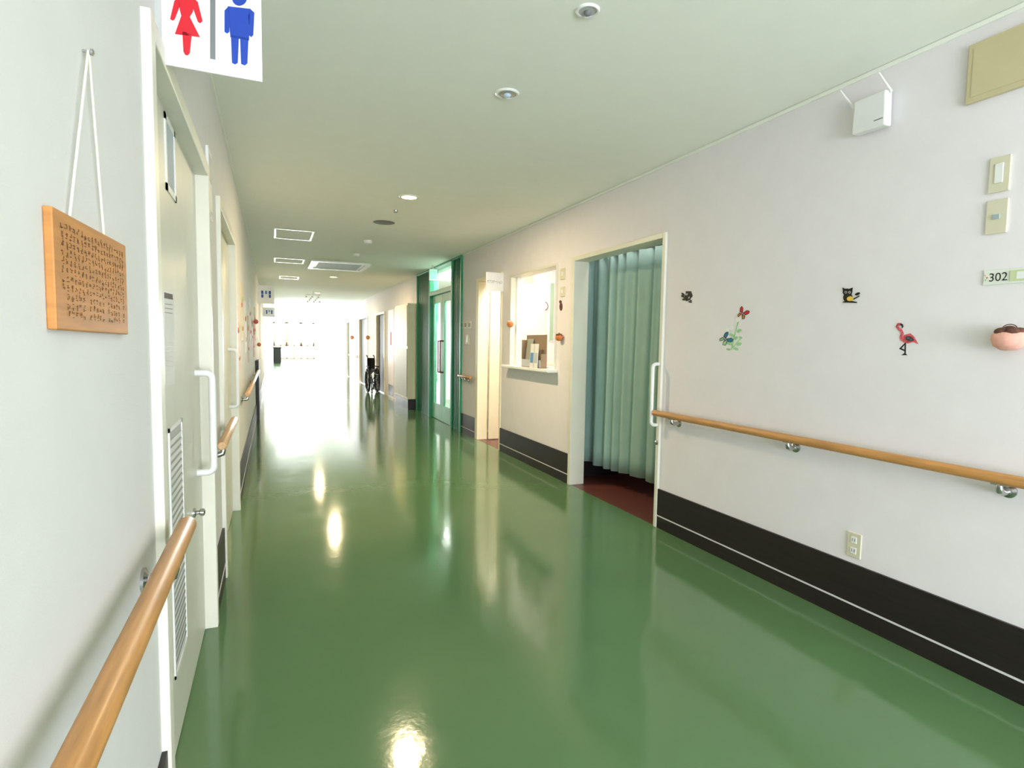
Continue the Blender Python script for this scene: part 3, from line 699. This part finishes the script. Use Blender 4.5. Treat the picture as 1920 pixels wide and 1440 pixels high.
# ------------------------------------------------------------------ green entrance
tg = thing('door_5', 'green metal entrance with glazed double doors and slatted side panels', 'door', (XR, (grn0 + grn1) / 2, 0), kind='structure')
yd0, yd1 = YR(848, 650), YR(808, 650)
ztr = onX(847, 545, XR).z
mb = MB()
for a, b in ((grn0, grn0 + .06), (yd0 - .06, yd0), (yd1, yd1 + .06), (grn1 - .06, grn1)): mb.box(XR - .03, XR + TH, a, b, 0, grn_top)
mb.box(XR - .03, XR + TH, grn0 + .06, grn1 - .06, grn_top - .06, grn_top); mb.box(XR - .03, XR + .08, yd0, yd1, ztr, ztr + .07)
mb.build('entrance_frame', M['green_frame'], tg, bevel=.004)
for a, b in ((grn0 + .06, yd0 - .06), (yd1 + .06, grn1 - .06)):
    mb = MB().box(XR + .03, XR + .05, a, b, 0, grn_top - .06)
    y = a + .03
    while y < b - .03:
        mb.box(XR - .012, XR + .03, y, y + .03, 0, grn_top - .06); y += .075
    mb.build('slatted_panel', M['green_dark'], tg)
MB().box(XR + .04, XR + .048, yd0, yd1, ztr + .07, grn_top - .06).build('transom_glass', M['glass'], tg)
ymid = (yd0 + yd1) / 2
for k, (a, b) in enumerate(((yd0 + .005, ymid - .003), (ymid + .003, yd1 - .005))):
    s_ = .11
    lf = MB().box(XR + .02, XR + .06, a, a + s_, .01, ztr - .01).box(XR + .02, XR + .06, b - s_, b, .01, ztr - .01).box(XR + .02, XR + .06, a + s_, b - s_, .01, .26).box(XR + .02, XR + .06, a + s_, b - s_, ztr - .13, ztr - .01).build('door_leaf', M['green_light'], tg, bevel=.003)
    MB().box(XR + .036, XR + .044, a + s_, b - s_, .26, ztr - .13).build('pane', M['glass'], lf)
    yh_ = b - .055 if k == 0 else a + .055
    MB().tube([(XR + .02, yh_, .8), (XR - .03, yh_, .8), (XR - .03, yh_, 1.3), (XR + .02, yh_, 1.3)], .014, seg=10).build('door_handle', M['handle_red'], lf, smooth=True)
pe = onX(812, 500, XR - .1)
t = thing('exit_sign', 'small green and white emergency exit sign at the far top of the green entrance', 'exit sign', (XR - .15, pe.y, H - .24))
MB().box(XR - .16, XR - .03, pe.y, pe.y + .03, H - .24, H - .06).build('housing', M['white'], t, bevel=.003)
MB().box(XR - .15, XR - .04, pe.y - .002, pe.y, H - .22, H - .08).build('face', M['exit'], t)
MB().box(XR - .11, XR - .09, pe.y + .005, pe.y + .025, H - .06, H).build('hanger', M['lgrey'], t)

# ------------------------------------------------------------------ beyond: cabinets and doors
ca, cb = grn1 + .12, YR(757) + .1
t = thing('tall_cabinet', 'tall cream built cabinet with grey lower doors past the green entrance', 'cabinet', (XR - .06, (ca + cb) / 2, 0))
MB().box(XR - .16, XR - .002, ca, cb, .2, 2.0).build('body', M['creamdoor'], t, bevel=.004)
MB().box(XR - .15, XR - .002, ca + .01, cb - .01, 0, .2).build('plinth', M['base'], t)
MB().box(XR - .172, XR - .16, ca + .03, cb - .03, .24, 1.15).build('door', M['grout'], t)
MB().box(XR - .172, XR - .16, ca + .03, cb - .03, 1.2, 1.96).build('door', M['creamdoor'], t)
t = thing('door_6', 'pair of narrow cream service doors with small red notes past the cabinet', 'door', (XR, cb + .8, 0), kind='structure')
q0 = cb + .12
for k in range(2):
    a = q0 + k * .72
    lf = MB().box(XR - .02, XR, a, a + .68, 0, 2.0).build('door_panel', M['pinkdoor'], t, bevel=.003)
    MB().box(XR - .024, XR - .02, a + .06, a + .62, .05, .3).build('kick_plate', M['base'], lf)
    MB().box(XR - .0225, XR - .02, a + .28, a + .42, 1.2, 1.5).build('note', M['rose'], lf)
descr = ['dark doorway behind the parked wheelchair', 'second dark doorway down the right wall', 'third and smallest dark doorway down the right wall', 'cream door in the farther half of the corridor', 'second cream door from the bright end window', 'last cream door before the bright end window']
for k, (a, b, mm) in enumerate(far_doors):
    t = thing('door_%d' % (7 + k), descr[k], 'door', (XR, (a + b) / 2, 0), kind='structure')
    MB().box(XR - .02, XR + TH, a, a + .05, 0, 2.0).box(XR - .02, XR + TH, b - .05, b, 0, 2.0).box(XR - .02, XR + TH, a + .05, b - .05, 1.95, 2.0).build('door_frame', M['creamdoor'], t)
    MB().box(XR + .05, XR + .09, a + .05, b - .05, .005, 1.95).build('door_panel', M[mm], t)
    MB().tube([(XR + .05, a + .15, .9), (XR + .0, a + .15, .9), (XR + .0, a + .15, 1.2), (XR + .05, a + .15, 1.2)], .012, seg=8).build('door_handle', M['white'], t, smooth=True)

# ------------------------------------------------------------------ wheelchair (folded, tight to the wall)
wy, wx = YR(712, 700) - .05, XR - .19
t = thing('wheelchair', 'folded wheelchair with black wheels parked tight against the right wall', 'wheelchair', (wx, wy, 0))
HW = .11
for s in (-1, 1):
    x_ = wx + s * HW
    wh = MB().tube([(x_, wy + .29 * math.cos(2 * PI * k / 28), .312 + .285 * math.sin(2 * PI * k / 28)) for k in range(28)], .026, seg=8, closed=True).build('wheel', M['rubber'], t, smooth=True)
    mb = MB()
    for k in range(12):
        a = 2 * PI * k / 12; mb.tube([(x_, wy, .312), (x_, wy + .28 * math.cos(a), .312 + .28 * math.sin(a))], .003, seg=4)
    mb.tube([(x_ - .02, wy, .312), (x_ + .02, wy, .312)], .03, seg=10)
    mb.build('spokes', M['navy'], wh)
    MB().tube([(x_ + s * .035, wy + .24 * math.cos(2 * PI * k / 24), .312 + .24 * math.sin(2 * PI * k / 24)) for k in range(24)], .008, seg=6, closed=True).build('hand_rim', M['navy'], wh, smooth=True)
    MB().tube([(x_ - s * .03, wy - .42 + .08 * math.cos(2 * PI * k / 16), .085 + .075 * math.sin(2 * PI * k / 16)) for k in range(16)], .01, seg=6, closed=True).build('caster', M['rubber'], t, smooth=True)
    MB().tube([(x_ - s * .03, wy - .42, .09), (x_ - s * .03, wy - .38, .2), (x_ - s * .025, wy - .38, .46), (x_ - s * .025, wy + .2, .46), (x_ - s * .025, wy + .24, .9), (x_ - s * .025, wy + .34, .91)], .012, seg=8).build('side_frame', M['navy'], t, smooth=True)
    MB().tube([(x_ - s * .025, wy + .3, .905), (x_ - s * .025, wy + .4, .92)], .017, seg=8).build('grip', M['rubber'], t, smooth=True)
    MB().box(x_ - .025, x_ + .025, wy - .2, wy + .16, .64, .665).build('armrest', M['rubber'], t, bevel=.008)
    MB().box(x_ - s * .05 - .01, x_ - s * .05 + .01, wy - .62, wy - .48, .12, .25).build('footrest', M['rubber'], t)
    MB().tube([(x_ - s * .03, wy - .38, .44), (x_ - s * .045, wy - .54, .16)], .01, seg=8).build('footrest_bar', M['navy'], t, smooth=True)
MB().prism([(wx - .085, wy - .36, .47), (wx, wy - .36, .60), (wx + .085, wy - .36, .47), (wx, wy - .36, .58)], (0, .55, 0)).build('seat', M['rubber'], t)
MB().prism([(wx - .085, wy + .21, .5), (wx, wy + .28, .5), (wx + .085, wy + .21, .5), (wx, wy + .26, .5)], (0, 0, .36)).build('backrest', M['rubber'], t)
MB().tube([(wx - .09, wy, .15), (wx + .08, wy, .44)], .01, seg=8).tube([(wx + .09, wy + .01, .15), (wx - .08, wy + .01, .44)], .01, seg=8).build('cross_brace', M['navy'], t, smooth=True)

bx, by = 0.2, 34.0
t = thing('waste_bin', 'black bin standing near the bright window at the corridor end', 'bin', (bx, by, 0))
MB().prism([(bx - .2, by - .2, 0), (bx + .2, by - .2, 0), (bx + .2, by + .2, 0), (bx - .2, by + .2, 0)], (0, 0, .82)).build('body', M['black'], t, bevel=.02)
MB().box(bx - .23, bx + .23, by - .23, by + .23, .82, .9).build('lid', M['rubber'], t, bevel=.02)

# ------------------------------------------------------------------ ceiling fixtures
LAMPS = []
def downlight(u, v, lb, lit=False, r=.062, inner=None):
    p = onZ(u, v, H)
    t = thing('downlight', lb, 'downlight', (p.x, p.y, H), 'round ceiling downlights')
    MB().lathe([(r, 0), (r, .003), (r * .9, .008), (r * .76, .007), (r * .76, .002)], (p.x, p.y, H), (0, 0, -1)).build('ring', M['white'], t, smooth=True)
    MB().lathe([(r * .75, .002), (r * .75, .004), (r * .3, .006)], (p.x, p.y, H), (0, 0, -1)).build('lens', M['lamp'] if lit else (inner or M['reflector']), t, smooth=True)
    if not lit: MB().blob((p.x, p.y, H - .01), r * .32, r * .32, .012).build('bulb', M['frost'] if inner is None else M['grey'], t, smooth=True)
    else: LAMPS.append(p)
downlight(1102, 19, 'round white ceiling fixture with a grey centre nearest the camera', inner=M['lgrey'], r=.045)
downlight(951, 175, 'unlit recessed downlight in the ceiling, second from the camera', r=.060)
downlight(767, 369, 'lit warm downlight glowing nearest the camera', True, r=.085)
downlight(625, 519, 'lit warm downlight farther down the ceiling', True, r=.085)
downlight(596, 549, 'small distant lit downlight near the corridor end', True, r=.085)
def disc(u, v, r, lb, cat, nm, mm, h=.02):
    p = onZ(u, v, H)
    tag(MB().lathe([(r, 0), (r, h * .5), (r * .8, h), (r * .3, h * 1.2)], (p.x, p.y, H), (0, 0, -1)).build(nm, M[mm], smooth=True), lb, cat)
disc(720, 417, .11, 'flat grey round ceiling speaker just past the nearest lit downlight', 'ceiling speaker', 'ceiling_speaker', 'grey', .008)
disc(690, 451, .05, 'small white smoke detector on the ceiling before the air conditioner', 'smoke detector', 'smoke_detector', 'white', .035)
disc(742, 394, .022, 'tiny sprinkler head between the lit downlight and the speaker', 'sprinkler', 'sprinkler_head', 'chrome', .02)
disc(668, 476, .045, 'second white smoke detector farther along the ceiling', 'smoke detector', 'smoke_detector', 'white', .03)
def hatch(u0, u1, v0, v1, lb, grille=False, nm='ceiling_hatch'):
    a = onZ(u0, v0, H); b = onZ(u1, v0, H); c = onZ(u0, v1, H)
    x0, x1 = a.x, b.x; y1, y0 = max(a.y, b.y), c.y
    if y0 > y1: y0, y1 = y1, y0
    t = thing(nm, lb, 'ceiling hatch' if not grille else 'air conditioner', ((x0 + x1) / 2, (y0 + y1) / 2, H - .02))
    e = .02 if not grille else .07; d = .004 if not grille else .02
    MB().box(x0, x1, y0, y0 + e, H - d, H).box(x0, x1, y1 - e, y1, H - d, H).box(x0, x0 + e, y0 + e, y1 - e, H - d, H).box(x1 - e, x1, y0 + e, y1 - e, H - d, H).build('frame', M['white'], t)
    MB().box(x0 + e, x1 - e, y0 + e, y1 - e, H - .003, H).build('cover', M['ceil'] if not grille else M['white'], t)
    if grille:
        mb = MB(); y = y0 + e + .03
        while y < y1 - e - .03: mb.box(x0 + e + .05, x1 - e - .05, y, y + .012, H - .012, H - .003); y += .06
        mb.build('grille', M['lgrey'], t)
hatch(514, 592, 428, 446, 'square ceiling hatch with white rim, nearest of the hatches')
hatch(514, 573, 483, 491, 'second square ceiling hatch with white rim')
hatch(524, 562, 517, 522, 'third and most distant square ceiling hatch')
hatch(584, 706, 487, 502, 'white ceiling cassette air conditioner with a grey grille', True, 'air_conditioner')
Yh = 17.0; a = onY(556, 553, Yh); b = onY(567, 537, Yh)
t = thing('hanging_sign', 'small grey sign hanging from the distant ceiling', 'sign', ((a.x + b.x) / 2, Yh, a.z))
MB().box(a.x, b.x, Yh, Yh + .02, a.z, b.z).build('board', M['grey'], t)
MB().tube([((a.x + b.x) / 2, Yh + .01, b.z), ((a.x + b.x) / 2, Yh + .01, H)], .004, seg=6).build('rod', M['chrome'], t)
p = onY(587, 545, 15)
zt_m = min(H - .1, p.z)
t = thing('hanging_mobile', 'sparkling paper mobile hanging from the ceiling far down the corridor', 'mobile', (p.x, 15, p.z - .1))
for k in range(10):
    sx, sz = p.x - .16 + .035 * k, zt_m - .05 - .04 * ((k * 3) % 4)
    MB().blob((sx, 15, sz), .022, .012, .022, 8, 5).tube([(sx, 15, sz), (sx, 15, zt_m)], .001, seg=4).build('paper_star', M['white'], t)
MB().tube([(p.x, 15, zt_m), (p.x, 15, H)], .003, seg=6).tube([(p.x - .17, 15, zt_m), (p.x + .17, 15, zt_m)], .004, seg=6).build('hanger', M['grey'], t)

# ------------------------------------------------------------------ lights
def area(name, loc, rot, sx, sy, en, col):
    l = bpy.data.lights.new(name, 'AREA'); l.shape = 'RECTANGLE'; l.size = sx; l.size_y = sy; l.energy = en; l.color = col
    o = bpy.data.objects.new(name, l); COL.objects.link(o); o.location = loc; o.rotation_euler = rot
    return o
area('daylight_behind', (1.1, YB + .05, 1.4), (math.radians(102), 0, 0), 2.5, 2.1, 185, (.87, .92, 1.0))
area('station_light', (XR + TH + .17, (yA + yB2) / 2, H - .03), (0, 0, 0), .26, 2.4, 36, (1.0, .94, .83))
area('curtain_fill_light', (XR + TH + .10, (cur0 + cur1) / 2, H - .03), (0, 0, 0), .12, 1.3, 2.0, (1.0, .96, .9))  # added lamp above the doorway, brightens the front of the curtain
area('lobby_light', (XR + TH + .35, 9.4, H - .03), (0, 0, 0), .5, 2.6, 130, (1.0, .98, .92))
for i, p in enumerate(LAMPS):
    l = bpy.data.lights.new('lamp_light', 'AREA'); l.shape = 'DISK'; l.size = .12; l.energy = 22; l.color = (1, .78, .48)
    o = bpy.data.objects.new('lamp_light', l); COL.objects.link(o); o.location = (p.x, p.y, H - .012)
area('end_daylight', (1.2, YE + .4, 1.4), (math.radians(-90), 0, 0), 2.6, 2.3, 1500, (.95, .98, 1.0))
area('side_fill_light', (XL - .5, (LW0 + LW1) / 2, 1.4), (math.radians(90), 0, math.radians(-90)), LW1 - LW0, 2.2, 220, (.97, .98, 1.0))  # added fill light shining in through the added left windows
W = bpy.data.worlds.new('world'); S.world = W; W.use_nodes = True
bg = W.node_tree.nodes['Background']; bg.inputs['Color'].default_value = (.92, .96, 1, 1); bg.inputs['Strength'].default_value = 2.5
S.view_settings.view_transform = 'Standard'
S.view_settings.exposure = 1.0
